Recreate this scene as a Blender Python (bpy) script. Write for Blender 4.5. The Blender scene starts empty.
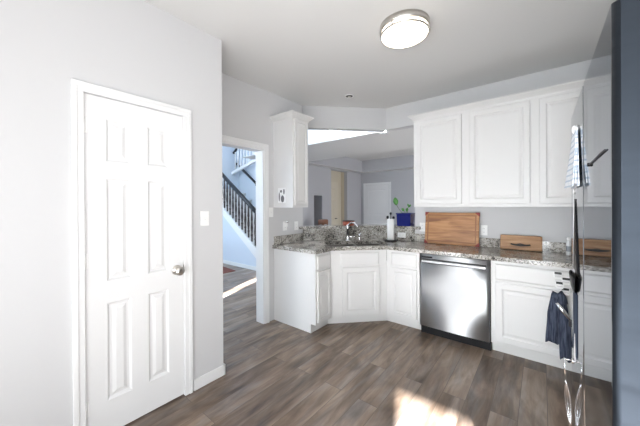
import bpy, bmesh, math, random
from mathutils import Vector, Matrix
random.seed(7)
S = bpy.context.scene
COL = S.collection
PI = math.pi

# ------------------------------------------------------------------ camera
F_PX, CY, H = 276.964, 205.64, 1.40
yaw, pitch, roll = 0.674645, -0.00234, -0.00503
fw = Vector((-math.sin(yaw)*math.cos(pitch), math.cos(yaw)*math.cos(pitch), math.sin(pitch)))
rt = Vector((math.cos(yaw), math.sin(yaw), 0.0))
up = rt.cross(fw)
rt2 = rt*math.cos(roll) + up*math.sin(roll)
up2 = up*math.cos(roll) - rt*math.sin(roll)
cd = bpy.data.cameras.new('camera')
cam = bpy.data.objects.new('camera', cd); COL.objects.link(cam)
cam.matrix_world = Matrix(((rt2.x, up2.x, -fw.x, 0), (rt2.y, up2.y, -fw.y, 0), (rt2.z, up2.z, -fw.z, H), (0, 0, 0, 1)))
cd.sensor_fit = 'HORIZONTAL'; cd.sensor_width = 36.0
cd.lens = F_PX/640*36.0
cd.shift_y = -(213-CY)/640
cd.clip_start = 0.02
S.camera = cam

# ------------------------------------------------------------------ view, world, lights
S.view_settings.view_transform = 'Standard'
S.view_settings.look = 'None'
S.view_settings.gamma = 1
S.view_settings.use_curve_mapping = False
S.view_settings.exposure = 0.44
W = bpy.data.worlds.new('world'); S.world = W; W.use_nodes = True
bgn = W.node_tree.nodes['Background']
bgn.inputs[0].default_value = (0.75, 0.87, 1.0, 1); bgn.inputs[1].default_value = 1.5

def area(name, loc, target, sx, sy, power, color, spread=180):
    l = bpy.data.lights.new(name, 'AREA'); l.shape = 'RECTANGLE'; l.size = sx; l.size_y = sy
    l.energy = power; l.color = color; l.spread = math.radians(spread)
    o = bpy.data.objects.new(name, l); COL.objects.link(o); o.location = loc
    d = Vector(target) - Vector(loc)
    o.rotation_euler = d.to_track_quat('-Z', 'Y').to_euler()
    return o
sl = bpy.data.lights.new('sun', 'SUN'); sl.energy = 75; sl.angle = 0.018; sl.color = (0.96, 0.97, 1.0)
so = bpy.data.objects.new('sun', sl); COL.objects.link(so)
so.rotation_euler = Vector((-0.36, 0.93, -0.40)).to_track_quat('-Z', 'Y').to_euler()
# added area lights: assumed daylight behind the camera and in the foyer, plus fills
area('assumed_rear_daylight', (-0.1, -1.72, 1.0), (-0.4, 2, 0.95), 0.8, 1.7, 25, (0.91, 0.96, 1.0), 110)  # added light before a solid wall, standing in for an assumed glazed opening
area('assumed_narrow_daylight', (-1.72, -1.34, 1.0), (-0.6, 1.2, 0.95), 0.3, 1.7, 11, (0.95, 0.98, 1.0), 90)  # added light for the dishwasher's left bright band; no window is built here
area('side_fill', (2.5, -0.8, 1.35), (-2, -0.4, 1.2), 1.4, 1.5, 32, (0.95, 0.98, 1.0))  # added fill from the unseen right side, brightens the left wall and door
area('assumed_foyer_daylight', (-4.9, 0.68, 2.7), (-4.4, 4, 2.5), 2.4, 3.4, 170, (0.70, 0.85, 1.0))  # added light for assumed foyer daylight, also whitens the wall above the low ceiling
area('living_room_fill', (0.9, 6.0, 1.3), (-4, 6.0, 1.5), 2.6, 1.8, 80, (0.94, 0.96, 1.0))  # added light from the unseen right side; that wall has no window
area('floor_bounce_fill', (0.9, -0.75, 0.12), (0.9, -0.70, 3), 2.2, 1.6, 72, (0.98, 0.985, 1.0))  # added up-facing fill imitating sunlit floor bounce, lifts the ceiling

# ------------------------------------------------------------------ helpers
def ident(): return Matrix.Identity(4)
def frame(o, u, w=None):
    """local u along wall, v up, w outward -> world"""
    u = Vector(u).normalized(); v = Vector((0, 0, 1)); w = u.cross(v)
    m = Matrix((( u.x, v.x, w.x, o[0]), (u.y, v.y, w.y, o[1]), (u.z, v.z, w.z, o[2]), (0, 0, 0, 1)))
    return m

class MB:
    def __init__(s, M=None):
        s.bm = bmesh.new(); s.M = M or ident()
    def v(s, p): return s.bm.verts.new(s.M @ Vector(p))
    def f(s, vs, smooth=False):
        try:
            fc = s.bm.faces.new(vs); fc.smooth = smooth; return fc
        except ValueError: return None
    def box(s, a, b, bev=0.0, seg=2):
        x0, y0, z0 = a; x1, y1, z1 = b
        vs = [s.v(p) for p in ((x0,y0,z0),(x1,y0,z0),(x1,y1,z0),(x0,y1,z0),(x0,y0,z1),(x1,y0,z1),(x1,y1,z1),(x0,y1,z1))]
        fs = [s.f([vs[i] for i in q]) for q in ((3,2,1,0),(4,5,6,7),(0,1,5,4),(1,2,6,5),(2,3,7,6),(3,0,4,7))]
        if bev > 0:
            es = list({e for f in fs for e in f.edges})
            r = bmesh.ops.bevel(s.bm, geom=es, offset=bev, segments=seg, profile=0.5, affect='EDGES')
        return s
    def prism(s, pts, z0, z1, bev=0.0):
        lo = [s.v((x, y, z0)) for x, y in pts]; hi = [s.v((x, y, z1)) for x, y in pts]
        fs = [s.f(list(reversed(lo))), s.f(hi)]
        n = len(pts)
        for i in range(n): fs.append(s.f([lo[i], lo[(i+1) % n], hi[(i+1) % n], hi[i]]))
        if bev > 0:
            es = list({e for e in fs[1].edges})
            bmesh.ops.bevel(s.bm, geom=es, offset=bev, segments=2, profile=0.5, affect='EDGES')
        return s
    def lathe(s, prof, c=(0, 0, 0), axis='Z', n=24, cap=True, sx=1, sy=1):
        rings = []
        for r, h in prof:
            ring = []
            for i in range(n):
                a = 2*PI*i/n; p = (r*math.cos(a)*sx, r*math.sin(a)*sy, h)
                if axis == 'X': p = (h, p[0], p[1])
                elif axis == 'Y': p = (p[1], h, p[0])
                ring.append(s.v((c[0]+p[0], c[1]+p[1], c[2]+p[2])))
            rings.append(ring)
        for a, b in zip(rings, rings[1:]):
            for i in range(n): s.f([a[i], a[(i+1) % n], b[(i+1) % n], b[i]], True)
        if cap:
            s.f(list(reversed(rings[0]))); s.f(rings[-1])
        return s
    def tube(s, pts, r, n=10, cap=True):
        pts = [Vector(p) for p in pts]; rings = []
        rs = r if isinstance(r, (list, tuple)) else [r]*len(pts)
        ref = None
        for i, p in enumerate(pts):
            t = (pts[min(i+1, len(pts)-1)] - pts[max(i-1, 0)]).normalized()
            if ref is None:
                ref = Vector((0, 0, 1)) if abs(t.z) < 0.9 else Vector((1, 0, 0))
            a = t.cross(ref).normalized(); b = t.cross(a).normalized(); ref = -b if False else ref
            rings.append([s.v(p + (a*math.cos(2*PI*k/n) + b*math.sin(2*PI*k/n))*rs[i]) for k in range(n)])
        for a, b in zip(rings, rings[1:]):
            for k in range(n): s.f([a[k], a[(k+1) % n], b[(k+1) % n], b[k]], True)
        if cap: s.f(list(reversed(rings[0]))); s.f(rings[-1])
        return s
    def rings(s, x0, x1, y0, y1, prof, cap=True):
        """nested rectangles (inset, height) in local uv plane, w = height"""
        prev = None
        for ins, h in prof:
            q = [s.v(p) for p in ((x0+ins, y0+ins, h), (x1-ins, y0+ins, h), (x1-ins, y1-ins, h), (x0+ins, y1-ins, h))]
            if prev:
                for i in range(4): s.f([prev[i], prev[(i+1) % 4], q[(i+1) % 4], q[i]])
            prev = q
        if cap: s.f(prev)
        return s
    def loft(s, loops, smooth=True, cap=True):
        L = [[s.v(p) for p in lp] for lp in loops]; n = len(L[0])
        for a, b in zip(L, L[1:]):
            for i in range(n): s.f([a[i], a[(i+1) % n], b[(i+1) % n], b[i]], smooth)
        if cap: s.f(list(reversed(L[0]))); s.f(L[-1])
        return s
    def build(s, name, mat, parent=None, smooth=None):
        bmesh.ops.recalc_face_normals(s.bm, faces=s.bm.faces[:])
        me = bpy.data.meshes.new(name)
        o = bpy.data.objects.new(name, me); COL.objects.link(o)
        off = Vector((0, 0, 0))
        if parent is not None:
            p = parent
            while p is not None: off += p.location; p = p.parent
            o.parent = parent
        else:
            vs = [v.co for v in s.bm.verts]
            off = Vector(((min(v.x for v in vs)+max(v.x for v in vs))/2, (min(v.y for v in vs)+max(v.y for v in vs))/2, min(v.z for v in vs)))
            o.location = off
        bmesh.ops.translate(s.bm, verts=s.bm.verts[:], vec=-off)
        s.bm.to_mesh(me); s.bm.free()
        me.materials.append(mat)
        return o

def tag(o, label, cat=None, group=None, kind=None):
    if label: o['label'] = label
    if cat: o['category'] = cat
    if group: o['group'] = group
    if kind: o['kind'] = kind
    return o
def thing(name, loc, label, cat=None, group=None, kind=None):
    o = bpy.data.objects.new(name, None); COL.objects.link(o); o.location = loc; o.empty_display_size = 0.05
    return tag(o, label, cat, group, kind)
def struct(name, mb, mat, label):
    return tag(mb.build(name, mat), label, None, None, 'structure')

# ------------------------------------------------------------------ materials
def mat(name, color, rough=0.5, metal=0.0, emit=None, estr=0.0, spec=0.5, coat=0.0, alpha=None, trans=0.0):
    m = bpy.data.materials.new(name); m.use_nodes = True
    b = m.node_tree.nodes['Principled BSDF']
    b.inputs['Base Color'].default_value = (*color, 1); b.inputs['Roughness'].default_value = rough
    b.inputs['Metallic'].default_value = metal; b.inputs['Specular IOR Level'].default_value = spec
    b.inputs['Coat Weight'].default_value = coat
    b.inputs['Transmission Weight'].default_value = trans
    if emit:
        b.inputs['Emission Color'].default_value = (*emit, 1); b.inputs['Emission Strength'].default_value = estr
    return m
def N(m, t, **kw):
    n = m.node_tree.nodes.new(t)
    for k, v in kw.items():
        if hasattr(n, k): setattr(n, k, v)
        else: n.inputs[k.replace('_', ' ')].default_value = v
    return n
def LK(m, a, b): m.node_tree.links.new(a, b)
def P(m): return m.node_tree.nodes['Principled BSDF']
def coords(m, scale=(1, 1, 1), rot=(0, 0, 0), src='Object'):
    tc = N(m, 'ShaderNodeTexCoord'); mp = N(m, 'ShaderNodeMapping')
    mp.inputs['Scale'].default_value = scale; mp.inputs['Rotation'].default_value = rot
    LK(m, tc.outputs[src], mp.inputs[0]); return mp.outputs[0]
def ramp(m, fac, stops, interp='LINEAR'):
    r = N(m, 'ShaderNodeValToRGB'); r.color_ramp.interpolation = interp
    els = r.color_ramp.elements
    while len(els) < len(stops): els.new(0.5)
    for e, (p, c) in zip(els, stops): e.position = p; e.color = (*c, 1)
    LK(m, fac, r.inputs[0]); return r.outputs[0]
def bump(m, h, s=0.1, d=0.01):
    b = N(m, 'ShaderNodeBump'); b.inputs['Strength'].default_value = s; b.inputs['Distance'].default_value = d
    LK(m, h, b.inputs['Height']); LK(m, b.outputs[0], P(m).inputs['Normal'])
def paint(name, c, rough=0.6, s=0.04):
    m = mat(name, c, rough); co = coords(m, (90, 90, 90)); n = N(m, 'ShaderNodeTexNoise', Scale=1.0, Detail=2.0)
    LK(m, co, n.inputs['Vector']); bump(m, n.outputs['Fac'], s, 0.003); return m

M_wall = paint('wall_paint_grey', (0.59, 0.59, 0.595))
M_wallg = paint('wall_paint_living', (0.45, 0.45, 0.47))
M_wallb = paint('wall_paint_foyer', (0.60, 0.66, 0.74))
M_beige = paint('wall_paint_beige', (0.62, 0.56, 0.44))
M_ceil = paint('ceiling_paint', (0.70, 0.70, 0.69), 0.8)
M_trim = mat('trim_white', (0.77, 0.77, 0.77), 0.4)
M_door = mat('door_white', (0.76, 0.76, 0.76), 0.4)
M_cab = mat('cabinet_white', (0.70, 0.695, 0.685), 0.4)
M_cream = mat('door_cream', (0.66, 0.60, 0.48), 0.45)
M_nickel = mat('brushed_nickel', (0.62, 0.59, 0.55), 0.28, 1.0)
M_chrome = mat('chrome', (0.8, 0.8, 0.82), 0.08, 1.0)
M_black = mat('black_plastic', (0.010, 0.010, 0.012), 0.4, spec=0.25)
M_rail = mat('black_rail', (0.01, 0.011, 0.016), 0.35)
M_plate = mat('plate_white', (0.85, 0.85, 0.84), 0.35)
M_slot = mat('slot_dark', (0.05, 0.05, 0.05), 0.6)
M_balus = mat('baluster_dark', (0.035, 0.024, 0.022), 0.4)
M_paper = mat('paper_white', (0.85, 0.85, 0.85), 0.9)
M_blue = mat('cobalt_glaze', (0.012, 0.018, 0.16), 0.12, coat=0.5)
M_leaf = mat('leaf_green', (0.06, 0.22, 0.035), 0.45)
M_stem = mat('stem_green', (0.10, 0.16, 0.05), 0.6)
M_soil = mat('soil', (0.03, 0.022, 0.015), 0.9)
M_red = mat('red_silicone', (0.25, 0.025, 0.02), 0.5)
M_copper = mat('red_copper', (0.36, 0.10, 0.06), 0.3, 0.4)
M_brown = mat('brown_wicker', (0.16, 0.065, 0.035), 0.6)
M_mat = mat('rug_red', (0.16, 0.05, 0.035), 0.95)
M_lampg = mat('lamp_glass', (0.95, 0.93, 0.88), 0.4, emit=(1, 0.90, 0.74), estr=2.6)
M_dark = mat('dark_recess', (0.02, 0.02, 0.022), 0.7)
M_bottle = mat('bottle_white', (0.7, 0.71, 0.72), 0.3)
M_print = mat('print_dark', (0.13, 0.13, 0.14), 0.6)
M_rod = mat('dark_grey_rod', (0.03, 0.03, 0.035), 0.4)
M_lstrap = mat('pale_strap', (0.72, 0.72, 0.72), 0.5)
M_bstrap = mat('slate_blue_strap', (0.05, 0.065, 0.10), 0.9, spec=0.05)

def steel(name, col, rough, streak, axis_scale):
    m = mat(name, col, rough, 1.0)
    co = coords(m, axis_scale); n = N(m, 'ShaderNodeTexNoise', Scale=1.0, Detail=3.0)
    LK(m, co, n.inputs['Vector'])
    mr = N(m, 'ShaderNodeMapRange'); mr.inputs[3].default_value = max(0.01, rough-streak); mr.inputs[4].default_value = rough+streak
    LK(m, n.outputs['Fac'], mr.inputs[0]); LK(m, mr.outputs[0], P(m).inputs['Roughness'])
    return m
M_steel = steel('dishwasher_steel', (0.84, 0.85, 0.87), 0.62, 0.04, (300, 3, 3))
P(M_steel).inputs['Anisotropic'].default_value = 0.98
_t = N(M_steel, 'ShaderNodeTangent', direction_type='RADIAL', axis='Z'); LK(M_steel, _t.outputs[0], P(M_steel).inputs['Tangent'])
P(M_steel).inputs['Anisotropic Rotation'].default_value = 0.25
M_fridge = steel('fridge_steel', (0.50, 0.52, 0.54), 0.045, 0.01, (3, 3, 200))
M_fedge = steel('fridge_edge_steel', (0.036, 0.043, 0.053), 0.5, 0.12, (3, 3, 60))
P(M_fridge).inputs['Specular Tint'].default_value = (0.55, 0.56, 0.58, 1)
M_hand = steel('handle_steel', (0.40, 0.41, 0.42), 0.35, 0.05, (3, 60, 60))
M_sink = steel('sink_steel', (0.17, 0.16, 0.15), 0.32, 0.05, (60, 60, 60))

def granite():
    m = mat('granite', (0.5, 0.5, 0.48), 0.13)
    co = coords(m, (1, 1, 1))
    v = N(m, 'ShaderNodeTexVoronoi', Scale=120.0); LK(m, co, v.inputs['Vector'])
    n = N(m, 'ShaderNodeTexNoise', Scale=55.0, Detail=4.0, Roughness=0.7); LK(m, co, n.inputs['Vector'])
    n2 = N(m, 'ShaderNodeTexNoise', Scale=9.0, Detail=3.0); LK(m, co, n2.inputs['Vector'])
    sep = N(m, 'ShaderNodeSeparateColor'); LK(m, v.outputs['Color'], sep.inputs[0])
    a = N(m, 'ShaderNodeMath', operation='MULTIPLY'); LK(m, sep.outputs[0], a.inputs[0]); a.inputs[1].default_value = 0.45
    b = N(m, 'ShaderNodeMath', operation='ADD'); LK(m, a.outputs[0], b.inputs[0]); LK(m, n.outputs['Fac'], b.inputs[1])
    c = N(m, 'ShaderNodeMath', operation='ADD'); LK(m, n2.outputs['Fac'], c.inputs[0]); LK(m, b.outputs[0], c.inputs[1])
    d = N(m, 'ShaderNodeMath', operation='MULTIPLY'); LK(m, c.outputs[0], d.inputs[0]); d.inputs[1].default_value = 0.68
    LK(m, ramp(m, d.outputs[0], [(0.64, (0.03, 0.028, 0.03)), (0.72, (0.16, 0.15, 0.13)), (0.80, (0.31, 0.285, 0.25)), (0.92, (0.46, 0.44, 0.41)), (1.0, (0.60, 0.58, 0.54))]), P(m).inputs['Base Color'])
    return m
M_gran = granite()

def planks():
    m = mat('floor_planks', (0.2, 0.17, 0.14), 0.36)
    tc = N(m, 'ShaderNodeTexCoord'); mp = N(m, 'ShaderNodeMapping'); mp.inputs['Rotation'].default_value = (0, 0, PI/2)
    LK(m, tc.outputs['Object'], mp.inputs[0])
    br = N(m, 'ShaderNodeTexBrick'); LK(m, mp.outputs[0], br.inputs['Vector'])
    br.inputs['Scale'].default_value = 1.0; br.inputs['Brick Width'].default_value = 1.22; br.inputs['Row Height'].default_value = 0.152
    br.inputs['Mortar Size'].default_value = 0.0016; br.inputs['Mortar Smooth'].default_value = 0.3; br.offset = 0.37
    br.inputs['Color1'].default_value = (0, 0, 0, 1); br.inputs['Color2'].default_value = (1, 1, 1, 1); br.inputs['Mortar'].default_value = (0.5, 0.5, 0.5, 1)
    sp = N(m, 'ShaderNodeSeparateColor'); LK(m, br.outputs['Color'], sp.inputs[0])
    # grain, offset per plank
    cmb = N(m, 'ShaderNodeCombineXYZ'); mul = N(m, 'ShaderNodeMath', operation='MULTIPLY'); mul.inputs[1].default_value = 17.0
    LK(m, sp.outputs[0], mul.inputs[0]); LK(m, mul.outputs[0], cmb.inputs[0]); LK(m, mul.outputs[0], cmb.inputs[2])
    ad = N(m, 'ShaderNodeVectorMath', operation='ADD'); LK(m, mp.outputs[0], ad.inputs[0]); LK(m, cmb.outputs[0], ad.inputs[1])
    mp2 = N(m, 'ShaderNodeMapping'); mp2.inputs['Scale'].default_value = (1.4, 11, 1); LK(m, ad.outputs[0], mp2.inputs[0])
    n = N(m, 'ShaderNodeTexNoise', Scale=1.5, Detail=6.0, Roughness=0.65, Distortion=0.6); LK(m, mp2.outputs[0], n.inputs['Vector'])
    mp3 = N(m, 'ShaderNodeMapping'); mp3.inputs['Scale'].default_value = (1.1, 3.2, 1); LK(m, ad.outputs[0], mp3.inputs[0])
    n3 = N(m, 'ShaderNodeTexNoise', Scale=1.6, Detail=3.0, Roughness=0.55, Distortion=0.8); LK(m, mp3.outputs[0], n3.inputs['Vector'])
    w1 = N(m, 'ShaderNodeMath', operation='MULTIPLY'); LK(m, n3.outputs['Fac'], w1.inputs[0]); w1.inputs[1].default_value = 0.55
    w2 = N(m, 'ShaderNodeMath', operation='MULTIPLY_ADD'); LK(m, n.outputs['Fac'], w2.inputs[0]); w2.inputs[1].default_value = 0.45; LK(m, w1.outputs[0], w2.inputs[2])
    w3 = N(m, 'ShaderNodeMath', operation='MULTIPLY_ADD'); LK(m, sp.outputs[0], w3.inputs[0]); w3.inputs[1].default_value = 0.12; LK(m, w2.outputs[0], w3.inputs[2])
    c = ramp(m, w3.outputs[0], [(0.38, (0.062, 0.041, 0.028)), (0.50, (0.15, 0.103, 0.072)), (0.61, (0.245, 0.178, 0.129)), (0.72, (0.35, 0.275, 0.212))])
    mp4 = N(m, 'ShaderNodeMapping'); mp4.inputs['Scale'].default_value = (0.9, 5.0, 1); LK(m, ad.outputs[0], mp4.inputs[0])
    n4 = N(m, 'ShaderNodeTexNoise', Scale=1.3, Detail=4.0, Roughness=0.6, Distortion=1.0); LK(m, mp4.outputs[0], n4.inputs['Vector'])
    g = ramp(m, w3.outputs[0], [(0.36, (0.085, 0.076, 0.070)), (0.50, (0.16, 0.149, 0.142)), (0.62, (0.235, 0.222, 0.213)), (0.74, (0.31, 0.297, 0.285))])
    gm = N(m, 'ShaderNodeMix', data_type='RGBA'); LK(m, ramp(m, n4.outputs['Fac'], [(0.47, (0, 0, 0)), (0.68, (0.55, 0.55, 0.55))]), gm.inputs[0]); LK(m, c, gm.inputs[6]); LK(m, g, gm.inputs[7])
    c = gm.outputs[2]
    mx = N(m, 'ShaderNodeMix', data_type='RGBA'); LK(m, br.outputs['Fac'], mx.inputs[0]); LK(m, c, mx.inputs[6]); mx.inputs[7].default_value = (0.085, 0.068, 0.055, 1)
    LK(m, mx.outputs[2], P(m).inputs['Base Color'])
    bump(m, n.outputs['Fac'], 0.12, 0.004)
    return m
M_floor = planks()

def wood(name, c0, c1, c2, scale, sp=(1, 1, 1)):
    m = mat(name, c1, 0.42)
    co = coords(m, scale); n = N(m, 'ShaderNodeTexNoise', Scale=1.0, Detail=4.0, Distortion=0.5); LK(m, co, n.inputs['Vector'])
    co2 = coords(m, sp); v = N(m, 'ShaderNodeTexVoronoi', Scale=1.0); LK(m, co2, v.inputs['Vector'])
    s = N(m, 'ShaderNodeSeparateColor'); LK(m, v.outputs['Color'], s.inputs[0])
    a = N(m, 'ShaderNodeMath', operation='MULTIPLY_ADD'); LK(m, s.outputs[0], a.inputs[0]); a.inputs[1].default_value = 0.3; LK(m, n.outputs['Fac'], a.inputs[2])
    LK(m, ramp(m, a.outputs[0], [(0.38, c0), (0.62, c1), (0.86, c2)]), P(m).inputs['Base Color'])
    return m
M_bamboo = wood('bamboo', (0.22, 0.085, 0.03), (0.40, 0.18, 0.065), (0.52, 0.27, 0.11), (3.5, 3, 30), (2.2, 0.3, 16))
M_pine = wood('pale_bamboo', (0.24, 0.11, 0.04), (0.37, 0.19, 0.08), (0.48, 0.28, 0.135), (3, 3, 40), (2, 0.3, 20))

def cloth(name, c, c2=None, scale=60):
    m = mat(name, c, 0.95, spec=0.2)
    co = coords(m, (scale*2.5, scale*2.5, scale*0.22)); n = N(m, 'ShaderNodeTexNoise', Scale=1.0, Detail=3.0); LK(m, co, n.inputs['Vector'])
    if c2: LK(m, ramp(m, n.outputs['Fac'], [(0.4, c), (0.62, c2)]), P(m).inputs['Base Color'])
    bump(m, n.outputs['Fac'], 0.4, 0.004); return m
M_navy = cloth('navy_cloth', (0.03, 0.037, 0.06), (0.085, 0.10, 0.145), 40)

def check():
    m = mat('checked_cloth', (0.85, 0.86, 0.88), 0.9, spec=0.2)
    tc = N(m, 'ShaderNodeTexCoord'); sp = N(m, 'ShaderNodeSeparateXYZ'); LK(m, tc.outputs['Object'], sp.inputs[0])
    outs = []
    for k in (1, 2):
        a = N(m, 'ShaderNodeMath', operation='MULTIPLY'); LK(m, sp.outputs[k], a.inputs[0]); a.inputs[1].default_value = 45.0
        fr = N(m, 'ShaderNodeMath', operation='FRACT'); LK(m, a.outputs[0], fr.inputs[0])
        lt = N(m, 'ShaderNodeMath', operation='LESS_THAN'); LK(m, fr.outputs[0], lt.inputs[0]); lt.inputs[1].default_value = 0.3
        outs.append(lt.outputs[0])
    mx = N(m, 'ShaderNodeMath', operation='MAXIMUM'); LK(m, outs[0], mx.inputs[0]); LK(m, outs[1], mx.inputs[1])
    LK(m, ramp(m, mx.outputs[0], [(0.0, (0.85, 0.86, 0.88)), (1.0, (0.50, 0.58, 0.68))]), P(m).inputs['Base Color'])
    return m
M_check = check()

# ------------------------------------------------------------------ structure
ZC = 2.765
XL, YL1 = -2.06, 1.285          # closet wall and its corner
XD = -2.56                      # wall with the cased opening
YB = 3.66                       # back wall
XR = 0.90                       # right wall (behind the refrigerator)
DW0, DW1 = (XD, YB-5.38+XD+1.72-0.0), None
diagA = (-2.56, 2.82); diagB = (-1.72, 3.66)

struct('floor', MB().box((-7.2, -2.7, -0.1), (3.0, 8.6, 0.0)), M_floor, 'grey-brown wood plank floor running through the rooms')
struct('ceiling', MB().prism([(-2.62, 1.2), (-2.62, 2.85), (-1.745, 3.72), (XR, 3.72), (XR, 0.5), (2.7, 0.5), (2.7, -1.88), (-1.62, -1.88), (-2.13, -1.0), (-2.2, 1.2)], ZC, ZC+0.1), M_ceil, 'pale grey painted kitchen ceiling')

# closet wall with door opening (Y .386-.977 x z 0-2.065)
w = MB()
for a, b in (((-2.18, -1.0, 0), (XL, 0.385, ZC)), ((-2.18, 0.978, 0), (XL, YL1, ZC)), ((-2.18, 0.385, 2.066), (XL, 0.978, ZC))):
    w.box(a, b)
w.box((-2.56, 1.165, 0), (-2.18, YL1, ZC))
struct('wall_left', w, M_wall, 'light grey wall holding the six-panel door')
# wall with the cased opening
w = MB()
w.box((XD-0.12, 1.285, 2.065), (XD, 2.14, ZC)).box((XD-0.12, 2.14, 0), (XD, 2.82, ZC))
struct('wall_doorway', w, M_wall, 'light grey wall with the cased opening to the foyer')
# diagonal header + straight header, half wall below
w = MB()
r2 = 0.7071
w.prism([diagA, diagB, (diagB[0]-0.085, diagB[1]+0.085), (-2.56, 2.94)], 2.46, ZC)
w.prism([diagB, (-1.31, YB), (-1.31, YB+0.12), (diagB[0]-0.05, YB+0.12)], 2.46, ZC)
struct('wall_header', w, M_wall, 'grey header above the pass-through over the sink')
w = MB()
w.prism([diagA, diagB, (diagB[0]-0.085, diagB[1]+0.085), (-2.56, 2.94)], 0, 1.074)
w.prism([diagB, (-1.31, YB), (-1.31, YB+0.12), (diagB[0]-0.05, YB+0.12)], 0, 1.074)
struct('wall_half', w, M_wall, 'half wall behind the sink carrying the granite ledge')
struct('wall_back', MB().box((-1.31, YB, 0), (XR, YB+0.12, ZC)), M_wall, 'grey back wall behind the counter and wall cabinets')
struct('wall_right', MB().box((XR, 0.5, 0), (XR+0.12, YB+0.12, ZC)).box((XR, 0.5, 0), (2.7, 0.62, ZC)), M_wall, 'grey wall behind the refrigerator')
# breakfast area behind the camera
w = MB()
w.box((2.6, -1.8, 0), (2.72, 0.5, ZC))
struct('wall_side', w, M_wall, 'grey side wall of the breakfast area')
w = MB()
wx0, wx1 = 0.60, 1.35
yf0, yf1, wz0, wz1 = -1.9, -1.8, 0.35, 1.68  # assumed window opening, sized to let the sun patch onto the floor
w.box((-1.65, yf0, 0), (wx0, yf1, ZC)).box((wx1, yf0, 0), (2.72, yf1, ZC)).box((wx0, yf0, 0), (wx1, yf1, wz0)).box((wx0, yf0, wz1), (wx1, yf1, ZC))
w.prism([(-1.65, yf0), (-1.60, yf1), (-2.06, -1.0), (-2.12, -1.0)], 0, ZC)
struct('wall_front', w, M_wall, 'grey wall with an assumed window behind the viewer')
fr = MB()
for a, b in (((wx0, -1.88, wz0), (wx0+0.03, -1.82, wz1)), ((wx1-0.03, -1.88, wz0), (wx1, -1.82, wz1)), ((wx0+0.03, -1.88, 1.05), (wx1-0.03, -1.82, 1.09)), ((wx0+0.03, -1.88, wz0), (wx1-0.03, -1.82, wz0+0.03)), ((wx0+0.03, -1.88, wz1-0.03), (wx1-0.03, -1.82, wz1))):
    fr.box(a, b)
struct('window_1', fr, M_trim, 'white frame of an assumed window behind the viewer')

# foyer
w = MB()
w.box((-7.0, 0.5, 0), (-6.87, 4.9, 5.2))
w.box((-6.87, 4.8, 0), (-4.75, 4.9, 5.2))
w.box((-6.87, 0.5, 0), (-3.25, 0.6, 5.2)).box((-3.05, 0.5, 0), (-2.56, 0.6, 5.2)).box((-3.25, 0.5, 0), (-3.05, 0.6, 0.3)).box((-3.25, 0.5, 2.0), (-3.05, 0.6, 5.2))  # assumed narrow opening that lets a sun streak onto the foyer floor
w.box((-2.66, 1.3, ZC+0.1), (-2.56, 3.7, 5.2)).box((-2.66, 0.5, 0), (-2.56, 1.3, 5.2))
struct('wall_foyer', w, M_wallb, 'pale blue-grey foyer walls seen through the cased opening')
struct('ceiling_foyer', MB().box((-7.0, 0.45, 5.2), (-2.0, 4.9, 5.3)), M_ceil, 'high foyer ceiling')
w = MB(); w.box((-4.75, 3.7, 2.4665), (-1.94, 3.82, 5.2))
struct('wall_fascia', w, M_trim, 'bright upper wall edge above the low living room ceiling')
# living room
XLL, YF = -4.78, 8.2
w = MB()
w.box((XLL-0.12, 4.8, 0), (XLL, 5.72, 2.46)).box((XLL-0.12, 5.72, 1.66), (XLL, 6.08, 2.46)).box((XLL-0.12, 6.08, 0), (XLL, 6.50, 2.46)).box((XLL-0.12, 7.36, 0), (XLL, YF, 2.46))
w.box((XLL-0.12, 6.5, 2.43), (XLL, 7.36, 2.46))
struct('wall_living_left', w, M_wallg, 'grey living room side wall with a dark niche')
w = MB().box((XLL-0.6, 5.7, 0), (XLL-0.5, 6.1, 2.4)).box((XLL-0.5, 5.68, 0), (XLL-0.12, 5.72, 2.4)).box((XLL-0.5, 6.08, 0), (XLL-0.12, 6.12, 2.4)).box((XLL-0.5, 5.72, 1.66), (XLL-0.12, 6.08, 1.70))
struct('wall_niche', w, M_wallg, 'shaded back of the niche in the living room wall')
struct('wall_hallway', MB().box((XLL-0.34, 6.12, 0), (XLL-0.24, 7.6, 2.46)).box((XLL-0.24, 7.36, 0), (XLL-0.12, 7.4, 2.46)).box((XLL-0.24, 6.46, 0), (XLL-0.12, 6.5, 2.46)), M_beige, 'beige hallway wall beyond the living room')
struct('wall_far', MB().box((XLL-0.12, YF, 0), (1.1, YF+0.12, 2.46)), M_wallg, 'grey far wall of the living room')
struct('wall_living_right', MB().box((1.0, 3.78, 0), (1.1, YF, 2.46)), M_wallg, 'grey living room wall on the right')
TX0, TX1, TY0, TY1 = -4.52, 0.8, 5.13, 7.85
w = MB()
z0, z1 = 2.46, 2.466
w.box((XLL-0.4, 3.7, z0), (-1.87, TY0, z1)).box((-1.87, 3.786, z0), (1.1, TY0, z1)).box((XLL-0.4, TY1, z0), (1.1, YF+0.1, z1)).box((XLL-0.4, TY0, z0), (TX0, TY1, z1)).box((TX1, TY0, z0), (1.1, TY1, z1))
w.box((TX0-0.1, TY0-0.1, 2.82), (TX1+0.1, TY1+0.1, 2.9))
struct('ceiling_living', w, M_ceil, 'stepped tray ceiling of the living room')
w = MB()
w.box((TX0-0.1, TY0-0.1, 2.4665), (TX1+0.1, TY0, 2.82)).box((TX0-0.1, TY1, 2.4665), (TX1+0.1, TY1+0.1, 2.82)).box((TX0-0.1, TY0, 2.4665), (TX0, TY1, 2.82)).box((TX1, TY0, 2.4665), (TX1+0.1, TY1, 2.82))
struct('wall_tray', w, M_wallg, 'grey upright faces of the tray ceiling')

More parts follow.
